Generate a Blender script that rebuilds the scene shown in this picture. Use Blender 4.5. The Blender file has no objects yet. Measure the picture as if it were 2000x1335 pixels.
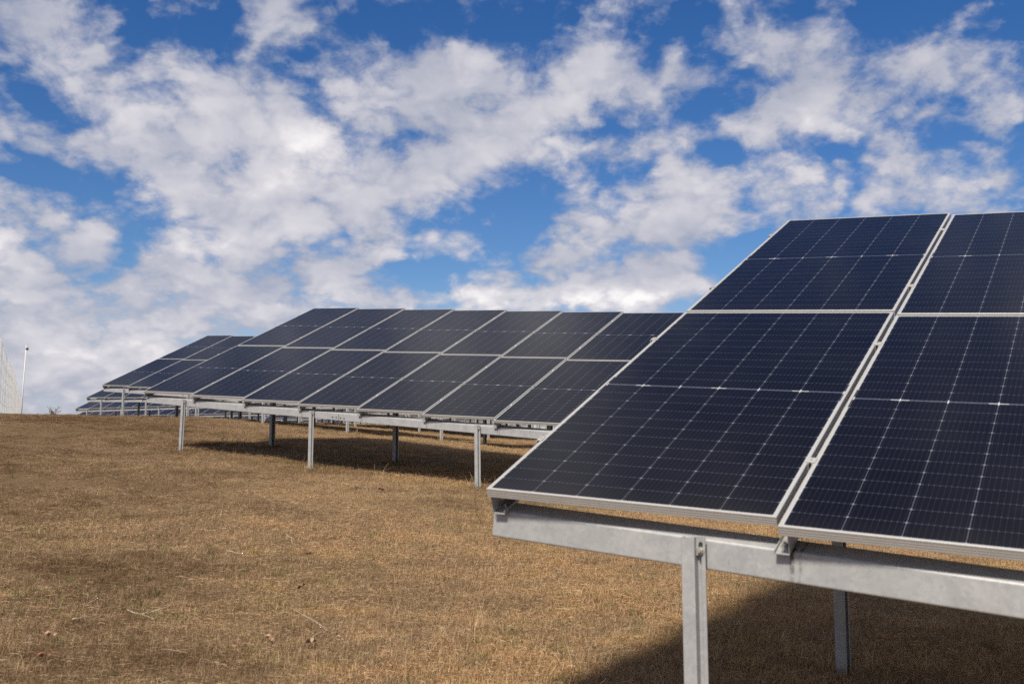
import bpy, bmesh, math, random
import numpy as np
from mathutils import Vector, Matrix

# ------------------------------------------------------------------ camera, sky, sun, exposure
random.seed(7)
RNG = np.random.default_rng(11)
scene = bpy.context.scene
COL = scene.collection
PITCH, ROLL, FPX = 0.1038, 0.0012, 2013.3          # camera tilt, roll, focal length in photo pixels (2000 wide)

cam_data = bpy.data.cameras.new("camera")
cam_data.sensor_width = 36.0
cam_data.lens = 36.0 * FPX / 2000.0
cam_data.clip_start = 0.05
cam_data.clip_end = 3000.0
cam_data.dof.use_dof = True
cam_data.dof.focus_distance = 15.0
cam_data.dof.aperture_fstop = 5.6
cam = bpy.data.objects.new("camera", cam_data)
COL.objects.link(cam)
cam.location = (0, 0, 0)
cam.rotation_euler = (math.pi / 2 + PITCH, ROLL, 0)
scene.camera = cam

SUN_EL, SHADOW_AZ = math.radians(50.0), math.radians(23.0)     # shadows fall towards SHADOW_AZ (from +Y towards +X)
sun_data = bpy.data.lights.new("sun", "SUN")
sun_data.energy = 4.4
sun_data.angle = math.radians(8.0)
sun_data.color = (1.0, 0.93, 0.82)
sun = bpy.data.objects.new("sun", sun_data)
COL.objects.link(sun)
sd = Vector((math.sin(SHADOW_AZ) * math.cos(SUN_EL), math.cos(SHADOW_AZ) * math.cos(SUN_EL), -math.sin(SUN_EL)))
sun.rotation_euler = sd.to_track_quat('-Z', 'Y').to_euler()
sun.location = (-10, -20, 30)

scene.view_settings.view_transform = 'Standard'
scene.view_settings.look = 'None'
scene.view_settings.exposure = 0.25
scene.view_settings.gamma = 1.0
scene.render.engine = 'CYCLES'
scene.cycles.use_denoising = False
scene.cycles.max_bounces = 6
scene.cycles.diffuse_bounces = 3
scene.cycles.glossy_bounces = 3
scene.cycles.transparent_max_bounces = 8


# ------------------------------------------------------------------ node arithmetic
class NX:
    """a float socket (or number) with arithmetic that lays down Math nodes"""
    def __init__(s, nt, v): s.nt, s.v = nt, v
    def _m(s, op, b=None, c=None, clamp=False):
        n = s.nt.nodes.new("ShaderNodeMath"); n.operation = op; n.use_clamp = clamp
        for i, q in enumerate((s, b, c)):
            if q is None: continue
            q = q.v if isinstance(q, NX) else q
            if isinstance(q, (int, float)): n.inputs[i].default_value = q
            else: s.nt.links.new(q, n.inputs[i])
        return NX(s.nt, n.outputs[0])
    def __add__(s, o): return s._m('ADD', o)
    def __sub__(s, o): return s._m('SUBTRACT', o)
    def __mul__(s, o): return s._m('MULTIPLY', o)
    def __truediv__(s, o): return s._m('DIVIDE', o)
    def abs(s): return s._m('ABSOLUTE')
    def frac(s): return s._m('FRACT')
    def floor(s): return s._m('FLOOR')
    def lt(s, o): return s._m('LESS_THAN', o)
    def gt(s, o): return s._m('GREATER_THAN', o)
    def mx(s, o): return s._m('MAXIMUM', o)
    def mn(s, o): return s._m('MINIMUM', o)
    def mod(s, o): return s._m('MODULO', o)
    def inv(s): return NX(s.nt, 1.0)._m('SUBTRACT', s)
    def sat(s): return s._m('ADD', 0.0, clamp=True)
    def step(s, a, b, lo=0.0, hi=1.0):
        n = s.nt.nodes.new("ShaderNodeMapRange"); n.interpolation_type = 'SMOOTHSTEP'
        s.nt.links.new(s.v, n.inputs[0])
        for i, q in enumerate((a, b, lo, hi)): n.inputs[i + 1].default_value = q
        return NX(s.nt, n.outputs[0])


def sepxyz(nt, sock):
    n = nt.nodes.new("ShaderNodeSeparateXYZ"); nt.links.new(sock, n.inputs[0])
    return [NX(nt, n.outputs[i]) for i in range(3)]


def combxyz(nt, x, y, z):
    n = nt.nodes.new("ShaderNodeCombineXYZ")
    for i, q in enumerate((x, y, z)):
        q = q.v if isinstance(q, NX) else q
        if isinstance(q, (int, float)): n.inputs[i].default_value = q
        else: nt.links.new(q, n.inputs[i])
    return n.outputs[0]


def noise(nt, vec, scale, detail=5.0, rough=0.55, dist=0.0, lac=2.0, dim='3D'):
    n = nt.nodes.new("ShaderNodeTexNoise"); n.noise_dimensions = dim
    if vec is not None: nt.links.new(vec, n.inputs['Vector'])
    n.inputs['Scale'].default_value = scale; n.inputs['Detail'].default_value = detail
    n.inputs['Roughness'].default_value = rough; n.inputs['Distortion'].default_value = dist
    n.inputs['Lacunarity'].default_value = lac
    return n


def mixc(nt, fac, a, b, blend='MIX'):
    n = nt.nodes.new("ShaderNodeMix"); n.data_type = 'RGBA'; n.blend_type = blend
    for q, i in ((fac, 0), (a, 6), (b, 7)):
        q = q.v if isinstance(q, NX) else q
        if isinstance(q, (int, float)): n.inputs[i].default_value = q
        elif isinstance(q, tuple): n.inputs[i].default_value = (*q, 1.0)[:4]
        else: nt.links.new(q, n.inputs[i])
    return n.outputs[2]


def ramp(nt, fac, stops):
    n = nt.nodes.new("ShaderNodeValToRGB")
    nt.links.new(fac.v if isinstance(fac, NX) else fac, n.inputs[0])
    el = n.color_ramp.elements
    while len(el) < len(stops): el.new(0.5)
    for e, (p, c) in zip(el, stops): e.position = p; e.color = (*c, 1.0)
    return n.outputs[0]


# ------------------------------------------------------------------ world: clear sky with drifting altocumulus
def photo_dir(u, v):
    """direction of a cloud seen in the photograph -> (x/y, z/y)"""
    a, b = (u - 1000) / FPX, (v - 667.5) / FPX
    cp, sp = math.cos(PITCH), math.sin(PITCH)
    y, z = cp + b * sp, sp - b * cp
    return a / y, z / y


CLOUDS = [  # u, v, half width, half height, turn (deg), weight
    (70, 70, 170, 150, 20, .50), (150, 20, 160, 70, 0, .25), (330, 45, 55, 45, 30, .26), (470, 20, 60, 40, 20, .2),
    (300, 190, 210, 110, 15, .62), (420, 240, 170, 90, 10, .5), (190, 280, 200, 50, 5, .45), (70, 280, 60, 25, 20, .3),
    (560, 110, 80, 120, -50, .45), (640, 60, 110, 50, -20, .4), (560, 190, 120, 60, 0, .3),
    (780, 140, 130, 90, 10, .5), (900, 240, 190, 110, 30, .58), (1010, 280, 150, 80, 10, .5), (960, 130, 60, 60, 0, .25),
    (600, 310, 240, 95, 12, .95), (430, 360, 220, 80, 8, .6), (740, 370, 150, 60, 20, .6), (520, 440, 230, 70, 6, .6),
    (60, 480, 130, 120, 0, .62), (30, 390, 70, 40, 0, .3), (160, 440, 60, 60, 0, .35), (330, 500, 160, 55, 8, .45), (500, 530, 200, 50, 6, .55),
    (300, 590, 340, 65, 0, .62), (80, 650, 260, 120, 0, .62), (300, 690, 400, 90, 0, .6), (600, 590, 260, 45, 0, .5),
    (680, 540, 140, 35, 8, .45), (760, 440, 90, 35, 0, .42), (850, 480, 130, 32, 10, .5), (940, 375, 35, 22, -30, .2),
    (1120, 90, 110, 80, 30, .5), (1190, 170, 150, 80, 30, .62), (1110, 30, 60, 30, 20, .2), (1300, 110, 60, 40, 30, .28),
    (1260, 290, 120, 60, 25, .42), (1370, 140, 90, 50, 0, .3),
    (1480, 70, 120, 55, 25, .6), (1600, 130, 150, 80, 20, .6), (1820, 120, 100, 80, -20, .52), (1900, 60, 60, 40, -30, .28),
    (1650, 230, 170, 60, 14, .62), (1450, 260, 150, 45, 5, .5), (1800, 235, 90, 25, -10, .32), (1930, 240, 70, 90, 0, .45), (1550, 180, 90, 50, 0, .3),
    (1180, 400, 160, 55, 8, .62), (1340, 370, 150, 60, -15, .6), (1290, 440, 170, 60, 15, .5), (1560, 380, 95, 90, 10, .55),
    (1740, 330, 110, 60, 20, .5), (1790, 385, 170, 45, 0, .42), (1940, 345, 50, 30, 0, .4), (1130, 460, 70, 30, 0, .3),
    (1090, 520, 90, 32, 0, .55), (1270, 530, 110, 45, 10, .6), (1140, 575, 330, 40, 0, .6), (1260, 590, 150, 45, 0, .55), (1000, 590, 160, 35, 0, .4),
    (100, 770, 260, 60, 0, .7), (350, 780, 300, 60, 0, .6), (700, 700, 300, 60, 0, .4), (1000, 720, 400, 60, 0, .3),
    # holes of open blue
    (275, 60, 30, 80, 20, -.30), (440, 75, 60, 70, 35, -.36), (850, 35, 220, 42, 0, -.36), (1250, 25, 160, 40, 0, -.45), (1800, 20, 160, 50, 0, -.3),
    (90, 215, 90, 35, -15, -.38), (625, 128, 45, 20, 20, -.4), (535, 215, 30, 40, 0, -.3), (60, 335, 110, 40, 0, -.36), (215, 460, 40, 45, 0, -.5),
    (170, 535, 75, 38, 0, -.5), (640, 440, 60, 40, 20, -.45), (790, 295, 40, 60, -20, -.4), (900, 400, 140, 60, 10, -.45), (860, 545, 150, 45, 5, -.45),
    (1030, 425, 45, 60, 0, -.45), (1450, 460, 60, 70, 20, -.55), (1390, 320, 80, 30, 0, -.45), (1235, 340, 70, 35, 0, -.4), (1620, 285, 60, 25, 10, -.4),
    (1655, 370, 22, 60, 0, -.4), (1840, 280, 60, 40, 0, -.45), (1380, 540, 60, 30, 0, -.5), (1440, 135, 40, 30, 20, -.3), (1250, 100, 30, 35, -20, -.3),
    (1720, 60, 40, 70, 20, -.35), (1000, 480, 60, 30, 0, -.35),
]
BRIGHT = [(600, 310, 200, 70, 10, .5), (820, 480, 120, 30, 8, .35), (1250, 590, 200, 40, 0, .6), (1230, 400, 160, 40, 5, .35), (480, 440, 200, 50, 6, .3),
          (1000, 590, 200, 40, 0, .4), (1590, 240, 150, 40, 10, .25), (950, 300, 150, 60, 20, .3), (330, 200, 140, 70, 10, .18), (560, 600, 150, 40, 0, .2),
          (1750, 370, 150, 40, 0, .2), (90, 720, 250, 70, 0, .12), (250, 690, 200, 60, 0, .2), (150, 600, 250, 60, 0, .3), (60, 470, 120, 90, 0, .2), (80, 60, 140, 120, 0, -.1)]

world = bpy.data.worlds.new("World")
scene.world = world
world.use_nodes = True
wt = world.node_tree
wt.nodes.clear()
SKY_STRENGTH = 0.09
CLOUD_GAIN = 1.0 / SKY_STRENGTH


def build_world():
    nt = wt
    out = nt.nodes.new("ShaderNodeOutputWorld"); bg = nt.nodes.new("ShaderNodeBackground")
    bg.inputs['Strength'].default_value = SKY_STRENGTH
    sky = nt.nodes.new("ShaderNodeTexSky"); sky.sky_type = 'NISHITA'; sky.sun_disc = False
    sky.sun_elevation = SUN_EL; sky.sun_rotation = SHADOW_AZ + math.pi
    sky.air_density = 1.0; sky.dust_density = 0.25; sky.ozone_density = 2.2; sky.altitude = 300
    tc = nt.nodes.new("ShaderNodeTexCoord")
    x, y, z = sepxyz(nt, tc.outputs['Generated'])
    # gnomonic coordinates for the cloud field ahead, sky-plane coordinates for the texture everywhere
    yy = y.mx(0.08)
    g = combxyz(nt, x / yy, z / yy, 0.0)
    den = z.mx(0.0) + 0.50
    flat = combxyz(nt, x / den, y / den, z * 0.6)
    warp = noise(nt, flat, 3.2, 4, 0.6, dim='2D')
    vm = nt.nodes.new("ShaderNodeVectorMath"); vm.operation = 'SUBTRACT'
    nt.links.new(warp.outputs['Color'], vm.inputs[0]); vm.inputs[1].default_value = (.5, .5, .5)
    vs = nt.nodes.new("ShaderNodeVectorMath"); vs.operation = 'MULTIPLY_ADD'
    nt.links.new(vm.outputs[0], vs.inputs[0]); vs.inputs[1].default_value = (.12, .10, 0); nt.links.new(g, vs.inputs[2])
    gw = vs.outputs[0]

    def blobs(lst):
        tot = None
        for (u, v, ru, rv, deg, w) in lst:
            cx, cz = photo_dir(u, v)
            sx, sz = FPX / (1.35 * ru), FPX / (1.35 * rv)
            m = nt.nodes.new("ShaderNodeMapping"); m.vector_type = 'POINT'
            m.inputs['Location'].default_value = (-cx * sx, -cz * sz, 0); m.inputs['Scale'].default_value = (sx, sz, 1)
            nt.links.new(gw, m.inputs['Vector'])
            gr = nt.nodes.new("ShaderNodeTexGradient"); gr.gradient_type = 'SPHERICAL'
            nt.links.new(m.outputs[0], gr.inputs[0])
            t = NX(nt, gr.outputs['Fac'])
            tot = t * w if tot is None else tot + t * w
        return tot

    field = blobs(CLOUDS)
    ahead = y.step(0.05, 0.35) * (z / yy).step(0.75, 0.48)
    n1 = NX(nt, noise(nt, flat, 4.0, 6, 0.60, 0.25, dim='2D').outputs['Fac'])
    n2 = NX(nt, noise(nt, flat, 13.0, 6, 0.68, 0.3, dim='2D').outputs['Fac'])
    n4 = NX(nt, noise(nt, flat, 44.0, 4, 0.65, 0.2, dim='2D').outputs['Fac'])
    vw = nt.nodes.new("ShaderNodeVectorMath"); vw.operation = 'MULTIPLY_ADD'
    nw = noise(nt, flat, 9.0, 5, 0.6, dim='2D')
    nt.links.new(nw.outputs['Color'], vw.inputs[0]); vw.inputs[1].default_value = (.10, .10, .05); nt.links.new(flat, vw.inputs[2])
    vo = nt.nodes.new("ShaderNodeTexVoronoi"); vo.voronoi_dimensions = '2D'; vo.feature = 'SMOOTH_F1'; nt.links.new(vw.outputs[0], vo.inputs['Vector'])
    vo.inputs['Scale'].default_value = 11.0; vo.inputs['Detail'].default_value = 2.0; vo.inputs['Roughness'].default_value = 0.6; vo.inputs['Smoothness'].default_value = 0.6
    puff = NX(nt, vo.outputs['Distance'])
    base = (n1 - 0.5) * 0.95 + (n2 - 0.5) * 1.05 + (n4 - 0.5) * 0.50 + (puff * -1.0 + 0.45) * 0.85
    wide = NX(nt, noise(nt, flat, 1.4, 4, 0.5, dim='2D').outputs['Fac'])
    far_bias = (wide - 0.5) * 2.8 - 0.02 + y.step(0.2, -0.4) * 0.22
    f = field.mn(0.70)
    dens = base + (f - 0.21) * 1.15 * ahead + far_bias * ahead.inv() + 0.385
    cover = dens.step(-0.28, 0.56)
    # cloud brightness: thin edges bluish, body pale lavender, sunlit heaps near white
    n3 = NX(nt, noise(nt, flat, 6.0, 5, 0.52, 0.3, dim='2D').outputs['Fac'])
    glow = blobs(BRIGHT) * ahead + (n3 - 0.5) * 1.0 + (puff * -1.0 + 0.45) * 0.35 + dens.step(0.1, 0.9) * 0.25
    body = ramp(nt, (glow + 0.25).sat(), [(0.0, (.35, .37, .45)), (0.35, (.45, .455, .52)), (0.7, (.60, .585, .62)), (1.0, (.86, .83, .82))])
    sc = nt.nodes.new("ShaderNodeVectorMath"); sc.operation = 'SCALE'
    nt.links.new(body, sc.inputs[0]); sc.inputs['Scale'].default_value = CLOUD_GAIN
    hs = nt.nodes.new("ShaderNodeHueSaturation"); hs.inputs['Hue'].default_value = 0.512; hs.inputs['Saturation'].default_value = 1.36; hs.inputs['Value'].default_value = 0.88
    nt.links.new(sky.outputs[0], hs.inputs['Color'])
    hz = mixc(nt, z.step(0.17, 0.01) * 0.75, hs.outputs[0], tuple(q * CLOUD_GAIN for q in (.40, .43, .55)))
    col = mixc(nt, cover * 0.97, hz, sc.outputs[0])
    nt.links.new(col, bg.inputs['Color']); nt.links.new(bg.outputs[0], out.inputs[0])


build_world()
world.cycles.sampling_method = 'MANUAL'
world.cycles.sample_map_resolution = 512


# ------------------------------------------------------------------ materials
def new_mat(name):
    m = bpy.data.materials.new(name); m.use_nodes = True
    nt = m.node_tree; b = nt.nodes['Principled BSDF']
    return m, nt, b


def objco(nt):
    return nt.nodes.new("ShaderNodeTexCoord").outputs['Object']


def bump(nt, b, h, strength, dist):
    n = nt.nodes.new("ShaderNodeBump"); n.inputs['Strength'].default_value = strength; n.inputs['Distance'].default_value = dist
    nt.links.new(h.v if isinstance(h, NX) else h, n.inputs['Height']); nt.links.new(n.outputs[0], b.inputs['Normal'])


PW, PH, GAP = 1.134, 2.286, 0.0287


def mat_cells():
    m, nt, b = new_mat("solar_cells")
    x, y, z = sepxyz(nt, objco(nt))
    mx, my = 0.0165, 0.0140
    cw = (PW - 2 * mx) / 6
    rp = (PH / 2 - my - 0.007) / 12
    cx = (x - mx) / cw
    ay = (y - PH / 2).abs()
    ry = (ay - 0.007) / rp
    dx = ((cx + 0.5).frac() - 0.5).abs() * cw            # distance to a column gap
    dy = ((ry + 0.5).frac() - 0.5).abs() * rp            # distance to a row gap
    inside = cx.gt(-0.01) * cx.lt(6.01) * ry.lt(12.01) * ry.gt(0.0)
    colgap = dx.lt(0.0009)
    rowgap = dy.lt(0.0007)
    diamond = (dx + dy).lt(0.0058)
    nb = 10.0
    bus = (((cx * nb) .frac() - 0.5).abs() * (cw / nb)).lt(0.00042)
    tab = (((cx * nb).frac() - 0.5).abs() * (cw / nb)).lt(0.0011) * dy.lt(0.0035)
    # centre strip: thin ribbon, brighter solder bars at alternate columns
    ribbon = ay.lt(0.0016)
    junction = (((cx * 0.5).frac() - 0.5).abs() * (2 * cw)).lt(0.036) * ay.lt(0.0032)
    spike = dx.lt(0.0024) * ay.lt(0.016)
    margin = inside.inv() * ay.gt(0.1)
    # silicon: slight cell to cell difference, deep blue black
    cid = combxyz(nt, cx.floor(), (y / rp).floor(), 0.0)
    wn = nt.nodes.new("ShaderNodeTexWhiteNoise"); wn.noise_dimensions = '3D'; nt.links.new(cid, wn.inputs['Vector'])
    oi = nt.nodes.new("ShaderNodeObjectInfo")
    si = mixc(nt, NX(nt, wn.outputs['Value']) * 0.6 + NX(nt, oi.outputs['Random']) * 0.4, (.0034, .0031, .0050), (.0056, .0050, .0082))
    c = mixc(nt, bus, si, (.026, .029, .040))
    c = mixc(nt, rowgap, c, (.056, .064, .090))
    c = mixc(nt, tab, c, (.075, .08, .095))
    c = mixc(nt, colgap, c, (.115, .125, .148))
    c = mixc(nt, diamond, c, (.20, .21, .22))
    strip = ay.lt(0.007)
    c = mixc(nt, strip, c, (.016, .017, .026))
    c = mixc(nt, ribbon, c, (.19, .22, .27))
    c = mixc(nt, junction, c, (.46, .46, .46))
    c = mixc(nt, spike, c, (.5, .5, .5))
    c = mixc(nt, margin, c, (.52, .51, .48))
    # fine dust film, a little heavier along the lower edge
    tc = objco(nt)
    dn = NX(nt, noise(nt, tc, 3.0, 6, 0.6).outputs['Fac'])
    low = y.step(0.16, 0.0)
    c = mixc(nt, (dn.step(0.35, 0.8) * 0.007 + low * 0.010 + 0.001).sat(), c, (.42, .38, .33))
    nt.links.new(c, b.inputs['Base Color'])
    b.inputs['IOR'].default_value = 1.42
    b.inputs['Specular IOR Level'].default_value = 0.185
    b.inputs['Specular Tint'].default_value = (1.0, .84, .70, 1)
    b.inputs['Sheen Weight'].default_value = 0.022; b.inputs['Sheen Roughness'].default_value = 0.45; b.inputs['Sheen Tint'].default_value = (.85, .82, .78, 1)
    r = NX(nt, noise(nt, tc, 1.7, 4, 0.5).outputs['Fac']) * 0.10 + 0.09
    nt.links.new(r.v, b.inputs['Roughness'])
    return m


def mat_frame():
    m, nt, b = new_mat("anodised_aluminium")
    tc = objco(nt)
    n = NX(nt, noise(nt, tc, 14, 5, 0.6).outputs['Fac'])
    c = ramp(nt, n, [(0.3, (.44, .43, .405)), (0.7, (.48, .465, .44))])
    nt.links.new(c, b.inputs['Base Color'])
    b.inputs['Metallic'].default_value = 0.2
    b.inputs['Roughness'].default_value = 0.42
    return m


def mat_backsheet():
    m, nt, b = new_mat("white_backsheet")
    b.inputs['Base Color'].default_value = (.6, .6, .58, 1); b.inputs['Roughness'].default_value = 0.6
    return m


def mat_galv(name, drip=False):
    m, nt, b = new_mat(name)
    tc = objco(nt)
    big = NX(nt, noise(nt, tc, 9, 6, 0.65, 0.4).outputs['Fac'])
    vor = nt.nodes.new("ShaderNodeTexVoronoi"); vor.inputs['Scale'].default_value = 70; nt.links.new(tc, vor.inputs['Vector'])
    sp = NX(nt, vor.outputs['Color'])
    mix = big * 0.75 + sp * 0.25
    c = ramp(nt, mix, [(0.25, (.33, .335, .34)), (0.5, (.40, .40, .398)), (0.75, (.475, .47, .46))])
    spots = NX(nt, noise(nt, tc, 55, 3, 0.5).outputs['Fac']).step(0.70, 0.76)
    c = mixc(nt, spots * 0.35, c, (.16, .14, .12))
    stain = NX(nt, noise(nt, tc, 3.1, 4, 0.6).outputs['Fac']).step(0.55, 0.8) * 0.25
    c = mixc(nt, stain, c, (.30, .28, .25))
    if drip:      # rain streaks run down the web beside every rafter foot
        x, y, z = sepxyz(nt, tc)
        w = NX(nt, noise(nt, combxyz(nt, x * 1.0, 0.0, z * 4.0), 6, 3, 0.5).outputs['Fac']) * 0.02
        fx = (((x + w + 0.55) / 1.1565).frac() * 1.1565 - 0.598).abs()
        l1 = fx.step(0.011, 0.004)
        fx2 = (((x + w + 0.55) / 1.1565).frac() * 1.1565 - 0.626).abs()
        l2 = fx2.step(0.007, 0.002) * 0.7
        brk = NX(nt, noise(nt, tc, 30, 4, 0.6).outputs['Fac']).step(0.3, 0.6)
        c = mixc(nt, ((l1 + l2) * brk * x.gt(0.4) * z.step(-0.11, -0.02, .55, 1.0) * 0.95).sat(), c, (.075, .06, .045))
    nt.links.new(c, b.inputs['Base Color'])
    b.inputs['Metallic'].default_value = 0.30
    nt.links.new((big * 0.25 + 0.42).v, b.inputs['Roughness'])
    bump(nt, b, NX(nt, noise(nt, tc, 40, 3, 0.5).outputs['Fac']), 0.12, 0.002)
    return m


def mat_plain(name, col, rough=0.6, metal=0.0, var=0.15, scale=20):
    m, nt, b = new_mat(name)
    n = NX(nt, noise(nt, objco(nt), scale, 4, 0.6).outputs['Fac'])
    lo = tuple(max(0, c * (1 - var)) for c in col); hi = tuple(min(1, c * (1 + var)) for c in col)
    nt.links.new(ramp(nt, n, [(0.3, lo), (0.7, hi)]), b.inputs['Base Color'])
    b.inputs['Roughness'].default_value = rough; b.inputs['Metallic'].default_value = metal
    return m


def mat_ground():
    m, nt, b = new_mat("dry_meadow_soil")
    geo = nt.nodes.new("ShaderNodeNewGeometry").outputs['Position']
    a = NX(nt, noise(nt, geo, 0.35, 5, 0.6, 0.3).outputs['Fac'])
    f = NX(nt, noise(nt, geo, 9, 7, 0.7).outputs['Fac'])
    g = NX(nt, noise(nt, geo, 60, 5, 0.7).outputs['Fac'])
    c1 = ramp(nt, f, [(0.3, (.095, .058, .029)), (0.5, (.19, .122, .062)), (0.72, (.30, .205, .108))])
    c2 = ramp(nt, g, [(0.3, (.11, .068, .034)), (0.55, (.27, .178, .092)), (0.75, (.42, .30, .175))])
    c = mixc(nt, a.step(0.35, 0.65) * 0.5 + 0.25, c1, c2)
    gx_, gy_, _z = sepxyz(nt, geo)
    bare = (gx_ + gy_ * 0.16 + (a - 0.5) * 6.0).step(-0.5, -5.5)
    c = mixc(nt, bare * 0.40, c, (.095, .056, .027))  # browner bare soil to the left, some lens falloff painted into its colour
    nt.links.new(c, b.inputs['Base Color'])
    b.inputs['Roughness'].default_value = 0.95; b.inputs['Specular IOR Level'].default_value = 0.1
    bump(nt, b, f * 0.6 + g * 0.5, 0.9, 0.05)
    return m


def mat_grass():
    m, nt, b = new_mat("dry_grass")
    at = nt.nodes.new("ShaderNodeAttribute"); at.attribute_name = "tint"
    oi = nt.nodes.new("ShaderNodeObjectInfo")
    geo = nt.nodes.new("ShaderNodeNewGeometry").outputs['Position']
    patch = NX(nt, noise(nt, geo, 0.45, 4, 0.6).outputs['Fac'])
    gx_, gy_, _z = sepxyz(nt, geo)
    turf = (gx_ + gy_ * 0.16 + (patch - 0.5) * 6.0).step(-5.0, 2.5)       # fuller golden turf right; thin thatch left, its tone also darkened for lens falloff
    fine = NX(nt, noise(nt, geo, 2.2, 5, 0.65).outputs['Fac'])
    mat_ = NX(nt, noise(nt, geo, 7.0, 4, 0.7).outputs['Fac'])            # matted clumps a hand wide
    k = (patch - 0.5) * 1.2 + (fine - 0.5) * 1.5 + (mat_ - 0.5) * 1.0 + NX(nt, oi.outputs['Random']) * 0.34 + turf * 0.58 + 0.03
    v = ramp(nt, k.sat(), [(0.0, (.44, .38, .31)), (0.28, (.72, .66, .59)), (0.55, (1.0, .97, .90)), (1.0, (1.34, 1.21, 1.02))])
    c = mixc(nt, 1.0, at.outputs['Color'], v, 'MULTIPLY')
    living = NX(nt, noise(nt, geo, 1.1, 4, 0.65).outputs['Fac']).step(0.50, 0.72) * turf * 0.28      # faint living green in the fuller turf
    c = mixc(nt, living, c, mixc(nt, 1.0, c, (.86, 1.02, .62), 'MULTIPLY'))
    nt.links.new(c, b.inputs['Base Color'])
    b.inputs['Roughness'].default_value = 0.75; b.inputs['Specular IOR Level'].default_value = 0.2
    tr = nt.nodes.new("ShaderNodeBsdfTranslucent"); nt.links.new(c, tr.inputs[0])
    mx = nt.nodes.new("ShaderNodeMixShader"); mx.inputs[0].default_value = 0.22
    nt.links.new(b.outputs[0], mx.inputs[1]); nt.links.new(tr.outputs[0], mx.inputs[2])
    nt.links.new(mx.outputs[0], nt.nodes['Material Output'].inputs[0])
    return m


M_CELL, M_FRAME, M_BACK = mat_cells(), mat_frame(), mat_backsheet()
M_GALV, M_BEAM = mat_galv("galvanised_steel"), mat_galv("galvanised_beam_steel", True)
M_BOLT = mat_plain("zinc_bolt", (.42, .40, .36), 0.45, 0.5)
M_DARK = mat_plain("dark_slot", (.03, .03, .03), 0.7)
M_GROUND, M_GRASS = mat_ground(), mat_grass()
M_FENCE = mat_plain("zinc_coated_fence", (.66, .655, .62), 0.5, 0.2)
M_WIRE = mat_plain("grey_fence_wire", (.30, .31, .31), 0.5, 0.3)
M_WHITE = mat_plain("white_painted_pole", (.66, .64, .60), 0.6, 0.0, 0.06)
M_BLACK = mat_plain("black_glass_dome", (.02, .02, .022), 0.2)
M_TWIG = mat_plain("weathered_twig", (.30, .235, .17), 0.9, 0, 0.4, 30)
M_STRAW = mat_plain("bleached_straw", (.50, .42, .31), 0.8, 0, 0.25, 30)
M_LEAF = mat_plain("brown_leaf", (.24, .105, .05), 0.8, 0, 0.4, 40)
M_LEAFP = mat_plain("pale_leaf", (.40, .25, .15), 0.8, 0, 0.3, 40)
M_WEED = mat_plain("dead_weed", (.20, .105, .06), 0.9, 0, 0.4, 30)


# ------------------------------------------------------------------ mesh helpers
def mesh_obj(name, verts, faces, mat, parent=None, smooth=False, link=True):
    me = bpy.data.meshes.new(name)
    me.from_pydata([tuple(v) for v in verts], [], faces)
    for q in (mat if isinstance(mat, (list, tuple)) else [mat]): me.materials.append(q)
    if smooth:
        me.polygons.foreach_set("use_smooth", [True] * len(me.polygons))
    me.update()
    o = bpy.data.objects.new(name, me)
    if link: COL.objects.link(o)
    if parent is not None: o.parent = parent
    return o


def tag(o, label, cat, group=None, kind=None):
    if label: o["label"] = label
    if cat: o["category"] = cat
    if group: o["group"] = group
    if kind: o["kind"] = kind


def empty(name, loc):
    o = bpy.data.objects.new(name, None); COL.objects.link(o)
    o.empty_display_size = 0.2; o.location = loc
    return o


def round_corners(pts, r, n=3):
    """open polyline with its inner corners rounded"""
    out = [np.array(pts[0], float)]
    for i in range(1, len(pts) - 1):
        p, a, c = (np.array(pts[j], float) for j in (i, i - 1, i + 1))
        u, v = (a - p), (c - p)
        lu, lv = np.linalg.norm(u), np.linalg.norm(v)
        rr = min(r, lu * .45, lv * .45)
        p0, p1 = p + u / lu * rr, p + v / lv * rr
        for k in range(n + 1):
            t = k / n
            out.append((1 - t) ** 2 * p0 + 2 * t * (1 - t) * p + t * t * p1)
    out.append(np.array(pts[-1], float))
    return out


def sheet_profile(pts, th, r=0.006, n=3):
    """closed outline of bent sheet steel that follows an open polyline; the sheet lies to the left of the line"""
    p = round_corners(pts, r, n) if r > 0 else [np.array(q, float) for q in pts]
    off = []
    for i in range(len(p)):
        t0 = p[i] - p[i - 1] if i > 0 else p[1] - p[0]
        t1 = p[i + 1] - p[i] if i < len(p) - 1 else t0
        t0, t1 = t0 / np.linalg.norm(t0), t1 / np.linalg.norm(t1)
        nn = np.array([-t0[1] - t1[1], t0[0] + t1[0]]); nn /= np.linalg.norm(nn)
        c = max(0.35, float(nn @ np.array([-t0[1], t0[0]])))
        off.append(p[i] + nn * th / c)
    return p, off


def extrude_sheet(pts, th, length, r=0.006, n=3, axis='x'):
    """verts, faces of a bent sheet of given length; profile (a, b), extruded along x (a->y, b->z) or z (a->x, b->y)"""
    p, off = sheet_profile(pts, th, r, n)
    k = len(p)
    V, F = [], []
    for L in (0.0, length):
        for q in list(p) + list(off):
            V.append((L, q[0], q[1]) if axis == 'x' else (q[0], q[1], L))
    s = 2 * k
    for i in range(k - 1):
        F.append((i, i + 1, s + i + 1, s + i))
        F.append((k + i + 1, k + i, s + k + i, s + k + i + 1))
        F.append((i + 1, i, k + i, k + i + 1))
        F.append((s + i, s + i + 1, s + k + i + 1, s + k + i))
    F.append((0, s, s + k, k)); F.append((k - 1, 2 * k - 1, s + 2 * k - 1, s + k - 1))
    return V, F


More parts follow.
